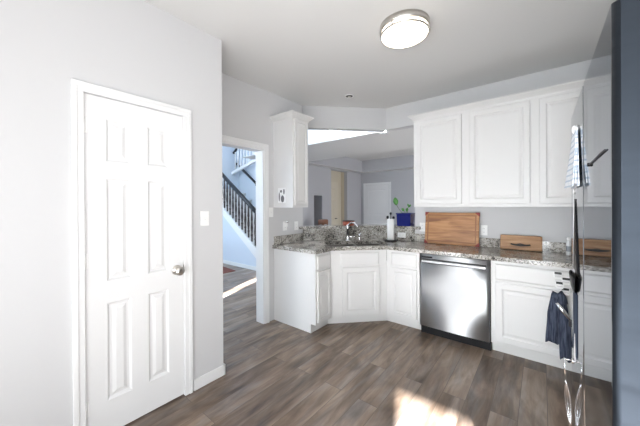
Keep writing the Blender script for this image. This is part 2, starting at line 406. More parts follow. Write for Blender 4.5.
# baseboards
def baseboard(name, pts, label, nrm):
    w = MB()
    for (x0, y0), (x1, y1), in pts: w.box((min(x0, x1), min(y0, y1), 0), (max(x0, x1), max(y0, y1), 0.085), 0.004)
    return struct(name, w, M_trim, label)
baseboard('baseboard_left', [((XL, 1.03), (XL+0.014, YL1+0.014)), ((XL, -0.95), (XL+0.014, 0.34)), ((-2.5, YL1), (XL+0.014, YL1+0.014))], 'white baseboard along the closet wall', None)
baseboard('baseboard_foyer', [((-6.58, 3.763), (-4.3, 3.777))], 'white baseboard under the stairs', None)

# casing helper: frame on plane facing +X at x, opening y0..y1, top z
def casing(name, M, u0, u1, top, wd, label, legs=(True, True)):
    m = MB(M)
    prof = ((0.0, 0.012), (wd*0.55, 0.017), (wd, 0.010))
    def strip(a0, a1, b0, b1): m.box((a0, b0, 0), (a1, b1, 0.012), 0.002); 
    if legs[0]:
        m.box((u0-wd, 0, 0), (u0, top, 0.013), 0.003); m.box((u0-wd, 0, 0.013), (u0-wd*0.55, top+wd*0.55, 0.019), 0.003)
    if legs[1]:
        m.box((u1, 0, 0), (u1+wd, top, 0.013), 0.003); m.box((u1+wd*0.55, 0, 0.013), (u1+wd, top+wd*0.55, 0.019), 0.003)
    m.box((u0-wd, top, 0), (u1+wd, top+wd, 0.013), 0.003); m.box((u0-wd, top+wd*0.55, 0.013), (u1+wd, top+wd, 0.019), 0.003)
    return struct(name, m, M_trim, label)
ML = frame((XL, 0, 0), (0, 1, 0))
casing('trim_1', ML, 0.398, 0.966, 2.058, 0.055, 'white casing around the six-panel door')
MD = frame((XD, 0, 0), (0, 1, 0))
casing('trim_2', MD, 1.36, 2.14, 2.06, 0.062, 'white casing around the opening to the foyer', (False, True))
struct('trim_3', MB().box((XD-0.13, 2.124, 0), (XD+0.002, 2.14, 2.06)).box((XD-0.13, 1.30, 2.044), (XD+0.002, 2.124, 2.06)).box((XD-0.145, 2.14, 0), (XD-0.12, 2.20, 2.06)), M_trim, 'white jamb lining of the opening to the foyer')

# ---- six-panel door
def six_panel(M, w, h, mb=None):
    mb = mb or MB(M)
    T = 0.035
    sw = 0.105*w/0.57; ms = 0.10*w/0.57
    pw = (w-2*sw-ms)/2
    rows = [(0.205, 0.80), (0.935, 1.56), (1.665, 1.925)]
    rows = [(a*h/2.05, b*h/2.05) for a, b in rows]
    us = [(sw, sw+pw), (sw+pw+ms, w-sw)]
    mb.box((0, 0, -T), (sw, h, 0)); mb.box((w-sw, 0, -T), (w, h, 0)); mb.box((sw+pw, 0, -T), (sw+pw+ms, h, 0))
    ys = [0] + [q for r in rows for q in r] + [h]
    for u0, u1 in us:
        for i in range(0, len(ys), 2): mb.box((u0, ys[i], -T), (u1, ys[i+1], 0))
        for v0, v1 in rows:
            mb.rings(u0, u1, v0, v1, [(0, 0), (0.012, -0.010), (0.026, -0.010), (0.045, -0.003)])
    return mb
d = thing('door_1', (XL, 0.682, 0.012), 'white six-panel closet door with a round nickel knob', 'door', kind='structure')
M0 = frame((XL-0.004, 0.4005, 0.012), (0, 1, 0))
six_panel(M0, 0.563, 2.043).build('door_slab', M_door, d)
for z in (0.22, 1.08, 1.87):
    hb = MB(); hb.tube([(XL+0.004, 0.3985, z-0.045), (XL+0.004, 0.3985, z+0.045)], 0.006, 10); hb.box((XL-0.002, 0.3985, z-0.044), (XL+0.001, 0.414, z+0.044))
    tag(hb.build('hinge', M_plate, d), 'white painted hinge')
kb = MB(); kb.lathe([(0.035, 0), (0.035, 0.004), (0.030, 0.010), (0.013, 0.014), (0.012, 0.030), (0.018, 0.036), (0.029, 0.045), (0.032, 0.056), (0.028, 0.067), (0.014, 0.072)], (XL-0.004, 0.915, 0.935), 'X', 24)
tag(kb.build('door_knob', M_nickel, d), 'brushed nickel round knob')
lb = MB(); lb.box((XL-0.02, 0.9637, 0.90), (XL-0.003, 0.9665, 0.965))
tag(lb.build('latch_plate', M_slot, d), 'dark latch plate at door edge')
struct('trim_4', MB().box((-2.16, 0.385, 0), (XL-0.045, 0.398, 2.058)).box((-2.16, 0.9665, 0), (XL-0.0, 0.978, 2.066)).box((-2.16, 0.398, 2.058), (XL, 0.9665, 2.066)).box((XL-0.045, 0.385, 0), (XL, 0.3975, 2.066)), M_trim, 'white jamb of the six-panel door')

# ---- far living room doors
d = thing('door_2', (-4.18, YF, 0.01), 'white two-panel door on the far grey living room wall', 'door', kind='structure')
M0 = frame((-4.60, YF-0.01, 0.01), (1, 0, 0))
mb = MB(M0); w_, h_ = 0.83, 2.03
mb.rings(0, w_, 0, h_, [(0, -0.0), (0, 0.012)], cap=False)
mb.box((0, 0, 0), (0.11, h_, 0.012)).box((w_-0.11, 0, 0), (w_, h_, 0.012)).box((0.11, 0, 0), (w_-0.11, 0.2, 0.012)).box((0.11, 0.9, 0), (w_-0.11, 1.05, 0.012)).box((0.11, 1.88, 0), (w_-0.11, h_, 0.012))
for v0, v1 in ((0.2, 0.9), (1.05, 1.88)): mb.rings(0.11, w_-0.11, v0, v1, [(0, 0.012), (0.012, 0.004), (0.03, 0.004), (0.05, 0.009)])
mb.build('door_slab', M_door, d)
kb = MB(); kb.lathe([(0.03, 0), (0.012, -0.01), (0.012, -0.04), (0.027, -0.055), (0.02, -0.07)], (-3.83, YF-0.02, 0.95), 'Y', 16)
kb.build('door_knob', M_nickel, d)
MF = frame((0, YF, 0), (1, 0, 0))
casing('trim_5', MF, -4.605, -3.765, 2.045, 0.07, 'white casing of the far living room door')
d = thing('door_3', (XLL-0.24, 6.75, 0.01), 'cream panelled hallway door with dark handle', 'door', kind='structure')
M0 = frame((XLL-0.235, 6.40, 0.01), (0, 1, 0))
mb = MB(M0); w_, h_ = 0.70, 2.03
mb.box((0, 0, -0.01), (0.10, h_, 0.02)).box((w_-0.10, 0, -0.01), (w_, h_, 0.02)).box((w_/2-0.05, 0, -0.01), (w_/2+0.05, h_, 0.02))
for u0, u1 in ((0.1, w_/2-0.05), (w_/2+0.05, w_-0.1)):
    for a, b in ((0, 0.2), (0.8, 0.93), (1.55, 1.66), (1.9, h_)): mb.box((u0, a, -0.01), (u1, b, 0.02))
    for a, b in ((0.2, 0.8), (0.93, 1.55), (1.66, 1.9)): mb.rings(u0, u1, a, b, [(0, 0.02), (0.012, 0.006), (0.03, 0.006), (0.045, 0.015)])
mb.build('door_slab', M_cream, d)
kb = MB(); kb.tube([(XLL-0.22, 7.03, 0.98), (XLL-0.17, 7.03, 0.98), (XLL-0.17, 6.93, 0.98)], 0.012, 8)
tag(kb.build('door_handle', M_black, d), 'dark lever handle')
MH = frame((XLL-0.24, 0, 0), (0, 1, 0))
m = MB(MH); m.box((7.105, 0, 0), (7.175, 2.11, 0.025), 0.004).box((6.5, 2.045, 0), (7.105, 2.11, 0.025), 0.004)
struct('trim_6', m, M_cream, 'cream casing of the hallway door')

# ------------------------------------------------------------------ cabinets
RAISED = [(0, 0.0), (0, 0.016), (0.004, 0.020), (0.054, 0.020), (0.058, 0.017), (0.064, 0.012), (0.074, 0.011), (0.098, 0.017), (0.101, 0.0165)]
def scaled(prof, k): return [(i*k, h) for i, h in prof]
def panel_front(M, u0, u1, v0, v1, k=1.0):
    return MB(M).rings(u0, u1, v0, v1, scaled(RAISED, k))
def drawer_front(M, u0, u1, v0, v1):
    return MB(M).rings(u0, u1, v0, v1, [(0, 0.0), (0, 0.012), (0.006, 0.016), (0.010, 0.019), (0.014, 0.020)])

def crown(mb, path, z0=2.405, z1=2.47, out=0.055):
    """crown profile swept along an open xy path with outward normals on the right-hand side"""
    prof = [(0.0, z0), (0.008, z0), (0.010, z0+0.012), (0.022, z0+0.024), (out-0.012, z1-0.022), (out-0.004, z1-0.016), (out, z1-0.014), (out, z1), (0.0, z1)]
    pts = [Vector((*p, 0)) for p in path]; cols = []
    for i, p in enumerate(pts):
        ns = []
        if i > 0: t = (p-pts[i-1]).normalized(); ns.append(Vector((t.y, -t.x, 0)))
        if i < len(pts)-1: t = (pts[i+1]-p).normalized(); ns.append(Vector((t.y, -t.x, 0)))
        n = ns[0] if len(ns) == 1 else (ns[0]+ns[1])/(1+ns[0].dot(ns[1]))
        cols.append([mb.v((p.x+n.x*o, p.y+n.y*o, z)) for o, z in prof])
    k = len(prof)
    for a, b in zip(cols, cols[1:]):
        for j in range(k): mb.f([a[j], a[(j+1) % k], b[(j+1) % k], b[j]])
    mb.f(cols[0]); mb.f(list(reversed(cols[-1])))
    return mb

YU = 3.33; ZU0, ZU1 = 1.372, 2.44
def upper(name, x0, x1, doors, label, left_end=False, right_end=False):
    t = thing(name, ((x0+x1)/2, YB, ZU0), label, 'cabinet', 'wall cabinets above the long counter')
    c = MB().box((x0, YU, ZU0), (x1, YB-0.001, ZU1))
    c.build('cabinet_body', M_cab, t)
    M0 = frame((0, YU, 0), (1, 0, 0))
    for a, b in doors: panel_front(M0, a, b, 1.405, 2.385, 0.9).build('cabinet_door', M_cab, t)
    path = [(x0, YU), (x1, YU)]
    if left_end: path = [(x0, YB-0.002)] + path
    crown(MB(), path).build('crown', M_cab, t)
upper('wall_cabinet', -1.206, -0.64, [(-1.172, -0.678)], 'white single-door wall cabinet at the left end, above the big cutting board', True)
upper('wall_cabinet', -0.6399, -0.05, [(-0.602, -0.084)], 'white single-door wall cabinet, middle one above the counter')
upper('wall_cabinet', -0.0499, XR-0.002, [(-0.015, 0.42), (0.43, 0.865)], 'white wall cabinet running behind the refrigerator, right of the middle one')

# wall cabinet on the doorway wall
x0, x1, y0, y1 = XD+0.001, -2.232, 2.292, 2.556
t = thing('wall_cabinet', (XD, 2.424, ZU0), 'narrow white wall cabinet left of the sink opening with a picture card on its side', 'cabinet')
MB().box((x0, y0, ZU0), (x1, y1, ZU1)).build('cabinet_body', M_cab, t)
panel_front(frame((x1, 0, 0), (0, 1, 0)), y0+0.022, y1-0.018, 1.40, 2.40, 0.62).build('cabinet_door', M_cab, t)
crown(MB(), [(x0, y0), (x1, y0), (x1, y1), (x0, y1)]).build('crown', M_cab, t)
# base cabinets
ZK, ZT = 0.10, 0.874
YFc = 3.045
XF = -1.90
gb = 'base cabinets under the granite counter'
t = thing('base_cabinet', (-2.23, 2.43, 0), 'narrow white base cabinet at the open left end of the counter', 'cabinet', gb)
c = MB().box((XD+0.001, 2.292, ZK), (XF, 2.569, ZT)).box((XD+0.001, 2.292, 0), (XF-0.07, 2.569, ZK))
c.build('cabinet_body', M_cab, t)
M0 = frame((XF, 0, 0), (0, 1, 0))
drawer_front(M0, 2.318, 2.545, 0.70, 0.845).build('drawer', M_cab, t)
panel_front(M0, 2.318, 2.545, 0.125, 0.675, 0.62).build('cabinet_door', M_cab, t)
pa, pb = Vector((XF, 2.57, 0)), Vector((-1.43, 3.04, 0))
t = thing('base_cabinet', (-1.95, 3.05, 0), 'white diagonal corner base cabinet under the sink', 'cabinet', gb)
poly = [(XD+0.001, 2.57), (XF, 2.57), (-1.43, 3.04), (-1.43, YB-0.002), (-1.722, YB-0.002), (XD+0.001, 2.817)]
polk = [(XD+0.001, 2.57), (XF-0.07, 2.57), (XF-0.07, 2.599), (-1.459, 3.115-0.0), (-1.43, 3.115), (-1.43, YB-0.002), (-1.722, YB-0.002), (XD+0.001, 2.817)]
MB().prism(poly, ZK, 0.68).prism(polk, 0, ZK).prism([(XF, 2.57), (-1.43, 3.04), (-1.444, 3.054), (XF-0.014, 2.584)], 0.68, ZT).build('cabinet_body', M_cab, t)
Mg = frame(pa, pb-pa)
drawer_front(Mg, 0.105, 0.565, 0.70, 0.845).build('false_drawer_front', M_cab, t)
panel_front(Mg, 0.135, 0.575, 0.125, 0.675, 0.95).build('cabinet_door', M_cab, t)
t = thing('base_cabinet', (-1.24, 3.35, 0), 'narrow white base cabinet between sink corner and dishwasher', 'cabinet', gb)
MB().box((-1.429, YFc, ZK), (-1.046, YB-0.002, ZT)).box((-1.429, 3.115, 0), (-1.046, YB-0.002, ZK)).build('cabinet_body', M_cab, t)
M0 = frame((0, YFc, 0), (1, 0, 0))
drawer_front(M0, -1.37, -1.072, 0.70, 0.845).build('drawer', M_cab, t)
panel_front(M0, -1.37, -1.072, 0.125, 0.675, 0.72).build('cabinet_door', M_cab, t)
t = thing('base_cabinet', (-0.06, 3.35, 0), 'white base cabinet right of the dishwasher under the small board', 'cabinet', gb)
MB().box((-0.374, YFc, ZK), (0.25, YB-0.002, ZT)).box((-0.374, 3.115, 0), (0.25, YB-0.002, ZK)).build('cabinet_body', M_cab, t)
drawer_front(M0, -0.34, 0.215, 0.70, 0.845).build('drawer', M_cab, t)
panel_front(M0, -0.34, 0.215, 0.125, 0.675, 1.0).build('cabinet_door', M_cab, t)
t = thing('base_cabinet', (0.57, 3.35, 0), 'white base cabinet hidden in the corner behind the refrigerator', 'cabinet', gb)
MB().box((0.251, YFc, ZK), (XR-0.002, YB-0.002, ZT)).box((0.251, 3.115, 0), (XR-0.002, YB-0.002, ZK)).build('cabinet_body', M_cab, t)
drawer_front(M0, 0.28, 0.86, 0.70, 0.845).build('drawer', M_cab, t)
panel_front(M0, 0.28, 0.86, 0.125, 0.675, 1.0).build('cabinet_door', M_cab, t)

# ------------------------------------------------------------------ dishwasher
t = thing('dishwasher', (-0.71, 3.35, 0), 'stainless steel dishwasher with a bar handle and black kick plate', 'dishwasher')
MB().box((-1.044, 3.06, 0.09), (-0.376, YB-0.01, 0.872)).build('tub', M_black, t)
dx0, dx1 = -1.036, -0.384
m = MB(); n = 24
loops = []
cols = []
for i in range(n+1):
    u = i/n; x = dx0+(dx1-dx0)*u; bow = 0.010*(1-(2*u-1)**2)
    edge = 0.0
    cols.append((x, 3.030-bow))
lo = [m.v((x, y, 0.095)) for x, y in cols]; hi = [m.v((x, y, 0.866)) for x, y in cols]
for i in range(n): m.f([lo[i], lo[i+1], hi[i+1], hi[i]], True)
lob = [m.v((dx0, 3.059, 0.095)), m.v((dx1, 3.059, 0.095))]; hib = [m.v((dx0, 3.059, 0.866)), m.v((dx1, 3.059, 0.866))]
m.f([lo[0], hi[0], hib[0], lob[0]]); m.f([lo[-1], lob[1], hib[1], hi[-1]]); m.f(hi + [hib[1], hib[0]]); m.f(list(reversed(lo)) + [lob[0], lob[1]]); m.f([lob[0], hib[0], hib[1], lob[1]])
dd = m.build('door', M_steel, t)
MB().box((dx0+0.028, 3.0185, 0.774), (dx1-0.028, 3.0265, 0.823), 0.001).build('handle_shade_strip', M_slot, dd)  # dark strip on the door face, its colour imitates shade around the handle
hb = MB(); hb.box((dx0+0.025, 2.985, 0.785), (dx1-0.025, 3.003, 0.812), 0.005); hb.box((dx0+0.04, 3.0, 0.79), (dx0+0.065, 3.03, 0.807)); hb.box((dx1-0.065, 3.0, 0.79), (dx1-0.04, 3.03, 0.807))
hb.build('handle', M_hand, dd)
MB().box((dx0+0.02, 3.0235, 0.828), (dx0+0.15, 3.0295, 0.848)).build('display', M_black, dd)
MB().box((-1.04, 3.075, 0.0), (-0.38, 3.09, 0.092)).build('kick_plate', M_black, t)

# ------------------------------------------------------------------ counter top with sink cut-out
out = [(XD+0.001, 2.265), (XF+0.028, 2.265), (XF+0.028, 2.558), (-1.418, 3.012), (XR-0.002, 3.012), (XR-0.002, YB-0.001), (-1.7205, YB-0.001), (XD+0.001, 2.8205)]
cc = Vector((-1.665, 2.805, 0)); du = Vector((r2, r2, 0)); dn = Vector((-r2, r2, 0))
def dg(u, n, z=0): p = cc+du*u+dn*n; return Vector((p.x, p.y, z))
hole = [dg(-0.36, 0.062), dg(0.40, 0.062), dg(0.40, 0.48), dg(-0.36, 0.48)]
b = bmesh.new()
ov = [b.verts.new((x, y, 0.915)) for x, y in out]; hv = [b.verts.new((p.x, p.y, 0.915)) for p in hole]
ed = [b.edges.new((ov[i], ov[(i+1) % len(ov)])) for i in range(len(ov))] + [b.edges.new((hv[i], hv[(i+1) % 4])) for i in range(4)]
bmesh.ops.triangle_fill(b, use_beauty=True, use_dissolve=False, edges=ed)
r = bmesh.ops.extrude_face_region(b, geom=b.faces[:])
bmesh.ops.translate(b, verts=[v for v in r['geom'] if isinstance(v, bmesh.types.BMVert)], vec=(0, 0, -0.040))
m = MB(); m.bm.free(); m.bm = b
tag(m.build('countertop', M_gran), 'speckled grey granite worktop running round the sink corner', 'countertop')
# sink basin
t = thing('sink', dg(0.03, 0.27, 0.70), 'double-bowl stainless sink set in the diagonal granite corner', 'sink')
def basin(u0, u1):
    mm = MB()
    def q(i, z): return [mm.v(dg(u0+i, 0.064+i, z)), mm.v(dg(u1-i, 0.064+i, z)), mm.v(dg(u1-i, 0.478-i, z)), mm.v(dg(u0+i, 0.478-i, z))]
    L = [q(0, 0.8745), q(0.010, 0.8745), q(0.014, 0.865), q(0.022, 0.73), q(0.045, 0.705)]
    for a_, b_ in zip(L, L[1:]):
        for i in range(4): mm.f([a_[i], a_[(i+1) % 4], b_[(i+1) % 4], b_[i]])
    mm.f(L[-1]); return mm
bl = basin(-0.358, 0.05); bl.build('bowl', M_sink, t); basin(0.055, 0.398).build('bowl', M_sink, t)
for u in (-0.12, 0.2):
    MB().lathe([(0.04, 0), (0.04, 0.004), (0.03, 0.005)], dg(u, 0.27, 0.7055), 'Z', 16).build('drain', M_chrome, t)

# backsplashes
tag(MB().box((XD+0.001, 2.292, 0.9155), (XD+0.021, 2.815, 1.018)).build('granite_backsplash', M_gran), 'short granite backsplash strip left of the sink', 'backsplash')
m = MB(); off = 0.02
m.prism([(diagA[0]+0.023, diagA[1]+0.0215-0.02+0.0), (diagB[0]+0.008, diagB[1]-0.021), (-1.315, YB-0.021), (-1.315, YB-0.001), (diagB[0], YB-0.001), (diagA[0]+0.0015, diagA[1])], 0.9155, 1.073)
tag(m.build('granite_backsplash', M_gran), 'tall granite backsplash under the raised ledge behind the faucet', 'backsplash')
tag(MB().box((-1.313, YB-0.021, 0.9155), (XR-0.002, YB-0.001, 1.015)).build('granite_backsplash', M_gran), 'long low granite backsplash behind the wooden boards', 'backsplash')
m = MB()
led = [(XD+0.002, 2.742), (-1.693, 3.600), (-1.235, 3.600), (-1.235, YB-0.002), (-1.312, YB-0.002), (-1.312, YB+0.2), (-1.80, YB+0.2), (XD+0.002, 3.02-0.0)]
m.prism(led, 1.0745, 1.110, 0.006)
tag(m.build('granite_ledge', M_gran), 'raised granite bar ledge on the half wall behind the sink', 'ledge')

# ------------------------------------------------------------------ faucet & sprayer
fb = dg(-0.02, 0.53, 0.9155)
t = thing('faucet', fb, 'chrome kitchen faucet with arched spout behind the sink', 'faucet')
MB().lathe([(0.034, 0), (0.034, 0.006), (0.022, 0.012), (0.019, 0.03), (0.019, 0.15), (0.022, 0.155), (0.022, 0.20), (0.012, 0.215)], fb, 'Z', 18).build('faucet_body', M_chrome, t)
pts = []
for i in range(13):
    a = i/12*PI*0.92
    p = fb + du*(0.055*(1-math.cos(a))) - dn*(0.06*(1-math.cos(a))) + Vector((0, 0, 0.17+0.075*math.sin(a)))
    pts.append(p)
MB().tube(pts, 0.011, 10).build('spout', M_chrome, t)
MB().tube([fb+Vector((0, 0, 0.05))+du*0.015, fb+Vector((0, 0, 0.055))+du*0.07, fb+Vector((0, 0, 0.06))+du*0.105], [0.009, 0.008, 0.006], 8).build('lever', M_chrome, t)
sb = dg(0.145, 0.54, 0.9155)
t = thing('soap_dispenser', sb, 'small chrome dispenser beside the faucet', 'soap dispenser')
MB().lathe([(0.02, 0), (0.02, 0.006), (0.013, 0.012), (0.012, 0.06), (0.016, 0.066), (0.016, 0.085), (0.006, 0.09), (0.006, 0.105)], sb, 'Z', 14).build('dispenser_body', M_chrome, t)
MB().tube([sb+Vector((0, 0, 0.10)), sb-dn*0.05+Vector((0, 0, 0.105)), sb-dn*0.065+Vector((0, 0, 0.095))], 0.006, 8).build('nozzle', M_chrome, t)

# ------------------------------------------------------------------ paper towel holder
pc = Vector((-1.565, 3.46, 0.9155))
t = thing('paper_towel_holder', pc, 'white paper towel roll on a black holder right of the sink', 'paper towels')
MB().lathe([(0.085, 0), (0.085, 0.008), (0.078, 0.013), (0.01, 0.013)], pc, 'Z', 28).build('base', M_black, t)
MB().lathe([(0.02, 0.016), (0.045, 0.016), (0.045, 0.295), (0.02, 0.295)], pc, 'Z', 28).build('paper_roll', M_paper, t)
MB().tube([pc+Vector((0, 0, 0.013)), pc+Vector((0, 0, 0.36))], 0.006, 8).lathe([(0.004, 0.345), (0.013, 0.352), (0.017, 0.365), (0.013, 0.378), (0.004, 0.384)], pc, 'Z', 12).build('post', M_black, t)
for k, (ox, oy, hz) in enumerate(((-0.035, -0.02, 0.305), (0.032, 0.018, 0.30))):
    MB().lathe([(0.006, 0.295), (0.015, hz), (0.018, hz+0.014), (0.013, hz+0.027), (0.004, hz+0.032)], pc+Vector((ox, oy, 0)), 'Z', 12).build('knob', M_black, t)

# ------------------------------------------------------------------ planter on the ledge
bx, by, bz = -1.455, 3.70, 1.1105
t = thing('planter', (bx, by, bz), 'square cobalt blue glazed planter with a small plant on the ledge', 'planter')
m = MB()
def sq(h, z, k=0.16):
    pts = []
    for cx_, cy_, a0 in ((1, 1, 0), (-1, 1, 90), (-1, -1, 180), (1, -1, 270)):
        for j in range(5):
            a = math.radians(a0+j*22.5); rr = h*k
            pts.append((bx+cx_*(h-rr)+rr*math.cos(a), by+cy_*(h-rr)+rr*math.sin(a), bz+z))
    return pts
m.loft([sq(0.088, 0), sq(0.094, 0.012), sq(0.098, 0.155), sq(0.104, 0.158), sq(0.104, 0.175), sq(0.092, 0.175), sq(0.082, 0.15)], True, True)
m.build('pot', M_blue, t)
MB().loft([sq(0.080, 0.1505), sq(0.07, 0.158)]).build('soil', M_soil, t)
def leaf(p, d, L, Wd, mb):
    p = Vector(p); d = Vector(d).normalized(); s = d.cross(Vector((0.3, -1, 0.2))).normalized(); nn = d.cross(s)
    prev = None
    for i in range(8):
        u = i/7; wv = Wd*math.sin(PI*min(1, 0.04+u*0.96))**0.8; cen = p+d*L*u+nn*(-0.10*L*math.sin(PI*u))
        cur = [mb.v(cen-s*wv), mb.v(cen+nn*0.25*wv), mb.v(cen+s*wv)]
        if prev:
            mb.f([prev[0], prev[1], cur[1], cur[0]], True); mb.f([prev[1], prev[2], cur[2], cur[1]], True)
        prev = cur
top = Vector((bx, by, bz+0.155))
stems = [((-0.04, 0, 0), (-0.10, -0.03, 0.10), (-0.115, -0.04, 0.14)), ((0.02, 0, 0), (0.03, -0.01, 0.06), (0.045, -0.01, 0.11)), ((-0.01, 0.0, 0), (-0.015, 0, 0.03), (-0.02, 0, 0.05)), ((0.0, -0.02, 0), (0.012, -0.02, 0.03), (0.02, -0.02, 0.05))]
for st in stems: MB().tube([top+Vector(q) for q in st], 0.0035, 6).build('stem', M_stem, t)
for (p, d, L, Wd) in (((-0.115, -0.04, 0.125), (-0.15, -0.1, 1), 0.115, 0.034), ((0.04, -0.01, 0.10), (0.6, -0.1, 0.5), 0.055, 0.016), ((0.045, -0.01, 0.11), (-0.3, -0.1, 0.9), 0.04, 0.012), ((-0.02, 0, 0.04), (-0.5, -0.1, 0.7), 0.06, 0.018), ((0.02, -0.02, 0.04), (0.3, -0.2, 0.8), 0.06, 0.018)):
    m = MB(); leaf(top+Vector(p), d, L, Wd, m); lf = m.build('leaf', M_leaf, t)
    sm = lf.modifiers.new('thick', 'SOLIDIFY'); sm.thickness = 0.0015
# copper bowl on ledge
pc = Vector((-2.125, 3.30, 1.1105))
t = thing('bowl', pc, 'straight-sided red-brown dish with dark rim on the ledge behind the faucet', 'bowl')
MB().lathe([(0.075, 0), (0.080, 0.006), (0.086, 0.06), (0.082, 0.06), (0.076, 0.01), (0.02, 0.008)], pc, 'Z', 28).build('bowl_body', M_copper, t)
MB().lathe([(0.087, 0.06), (0.089, 0.064), (0.087, 0.068), (0.082, 0.068), (0.081, 0.06)], pc, 'Z', 28, False).build('rim', M_slot, t)
# little wicker chair back seen in front of the niche
pc = Vector((-4.30, 5.50, 0))
t = thing('stool', pc, 'brown stool showing above the ledge in front of the dark niche', 'stool')
MB().lathe([(0.11, 0.92), (0.13, 0.93), (0.13, 1.02), (0.11, 1.035), (0.02, 1.04)], pc, 'Z', 24).build('seat', M_brown, t)
for sx_, sy_ in ((1, 1), (-1, 1), (-1, -1), (1, -1)):
    MB().tube([pc+Vector((sx_*0.13, sy_*0.13, 0)), pc+Vector((sx_*0.075, sy_*0.075, 0.92))], 0.016, 8).build('leg', M_brown, t)

# ------------------------------------------------------------------ boards
def lean(o, yb, yt, z0, z1):
    """frame of a board leaning on the back wall: u = x, v = up the board, w toward the room"""
    v = Vector((0, yt-yb, z1-z0)).normalized(); u = Vector((1, 0, 0)); w = u.cross(v)
    return Matrix(((u.x, v.x, w.x, o), (u.y, v.y, w.y, yb), (u.z, v.z, w.z, z0), (0, 0, 0, 1)))
Lb = 0.385
t = thing('cutting_board', (-0.853, 3.58, 0.916), 'large bamboo cutting board with red corners leaning on the wall', 'cutting board')
Mb = lean(-1.153, 3.565, 3.617, 0.9165, 0.9165+Lb)
Wb = 0.60
m = MB(Mb); m.box((0, 0, 0), (Wb, Lb, 0.018), 0.005)
bo = m.build('board', M_bamboo, t)
m = MB(Mb); m.rings(0.028, Wb-0.028, 0.028, Lb-0.028, [(0, 0.0181), (0.004, 0.0188), (0.010, 0.0188), (0.014, 0.0181)], cap=False)
m.build('juice_groove', mat('groove_brown', (0.26, 0.11, 0.04), 0.5), bo)
for cx_, cy_ in ((0, 0), (1, 0), (1, 1), (0, 1)):
    x_ = -0.003 if cx_ == 0 else Wb+0.003; y_ = -0.0005 if cy_ == 0 else Lb+0.003
    sx_ = 1 if cx_ == 0 else -1; sy_ = 1 if cy_ == 0 else -1
    m = MB(Mb); pts = [(x_, y_), (x_+sx_*0.045, y_), (x_+sx_*0.033, y_+sy_*0.016), (x_+sx_*0.016, y_+sy_*0.033), (x_, y_+sy_*0.045)]
    m.prism(pts, -0.002, 0.0205); tag(m.build('corner_grip', M_red, t), 'red silicone corner grip')
t = thing('cutting_board', (-0.173, 3.58, 0.916), 'small pale bamboo board with a dark handle on the counter', 'cutting board')
Lb2, Wb2 = 0.150, 0.356
Mb = lean(-0.351, 3.575, 3.605, 0.9165, 0.9165+Lb2)
m = MB(Mb); m.box((0, 0, 0), (Wb2, Lb2, 0.03), 0.006)
m.build('board', M_pine, t)
m = MB(Mb); m.tube([(0.10, 0.055, 0.03), (0.115, 0.05, 0.052), (0.178, 0.043, 0.058), (0.241, 0.05, 0.052), (0.256, 0.055, 0.03)], 0.008, 8)
m.tube([(0.14, 0.05, 0.05), (0.178, 0.062, 0.05), (0.215, 0.05, 0.05)], 0.006, 8)
tag(m.build('handle', M_slot, t), 'dark iron pull handle')
m = MB(Mb); m.box((0.012, Lb2-0.004, 0.004), (Wb2-0.012, Lb2+0.002, 0.026), 0.002)
tag(m.build('top_edge', M_brown, t), 'dark stained top edge')
# spice bottle
pc = Vector((0.198, 3.50, 0.9155))
t = thing('bottle', pc, 'small white pump bottle at the right end of the counter', 'bottle')
MB().lathe([(0.016, 0), (0.019, 0.004), (0.019, 0.11), (0.012, 0.125), (0.012, 0.135)], pc, 'Z', 18).build('bottle_body', M_bottle, t)
MB().lathe([(0.014, 0.135), (0.014, 0.165), (0.010, 0.17)], pc, 'Z', 18).build('cap', M_plate, t)
MB().lathe([(0.0194, 0.035), (0.0196, 0.036), (0.0196, 0.085), (0.0194, 0.086)], pc, 'Z', 18, False).build('bottle_label', mat('label_grey', (0.28, 0.30, 0.33), 0.5), t)

# ------------------------------------------------------------------ wall plates
def outlet(M, c, label, horiz=False, switch=False, group='wall plates'):
    name = 'light_switch' if switch else 'wall_outlet'
    pos = M @ Vector((c[0], c[1], 0))
    t = thing(name, pos, label, 'switch' if switch else 'outlet', group)
    a, b = (0.035, 0.0575) if not horiz else (0.0575, 0.035)
    MB(M).box((c[0]-a, c[1]-b, 0.0005), (c[0]+a, c[1]+b, 0.006), 0.002).build('plate', M_plate, t)
    if switch:
        MB(M).box((c[0]-0.006, c[1]-0.012, 0.006), (c[0]+0.006, c[1]+0.012, 0.008)).build('toggle_slot', M_trim, t)
        MB(M).box((c[0]-0.004, c[1]-0.002, 0.007), (c[0]+0.004, c[1]+0.010, 0.018), 0.002).build('toggle', M_plate, t)
    else:
        for s_ in (-1, 1):
            du_, dv_ = ((s_*0.021, 0) if horiz else (0, s_*0.021))
            r_ = MB(M).box((c[0]+du_-0.014, c[1]+dv_-0.014, 0.006), (c[0]+du_+0.014, c[1]+dv_+0.014, 0.0085), 0.003).build('receptacle', M_plate, t)
            q = MB(M)
            for e in (-0.005, 0.005):
                if horiz: q.box((c[0]+du_-0.004, c[1]+e-0.001, 0.0082), (c[0]+du_+0.004, c[1]+e+0.001, 0.0088))
                else: q.box((c[0]+e-0.001, c[1]+dv_-0.004, 0.0082), (c[0]+e+0.001, c[1]+dv_+0.004, 0.0088))
            q.build('slots', M_slot, r_)
    return t
MBk = frame((0, YB, 0), (1, 0, 0))
outlet(MBk, (-1.215, 1.105), 'white wall outlet left of the large cutting board')
outlet(MBk, (-0.517, 1.10), 'white wall outlet between the two cutting boards')
outlet(MD, (2.478, 1.135), 'white wall outlet left of the sink with a night light plugged in')
outlet(MD, (2.686, 1.125), 'white wall outlet on the grey wall just left of the sink opening')
outlet(MD, (2.246, 1.315), 'narrow white wall switch between foyer casing and wall cabinet', switch=True)
outlet(ML, (1.128, 1.30), 'white light switch on the wall right of the six-panel door', switch=True)
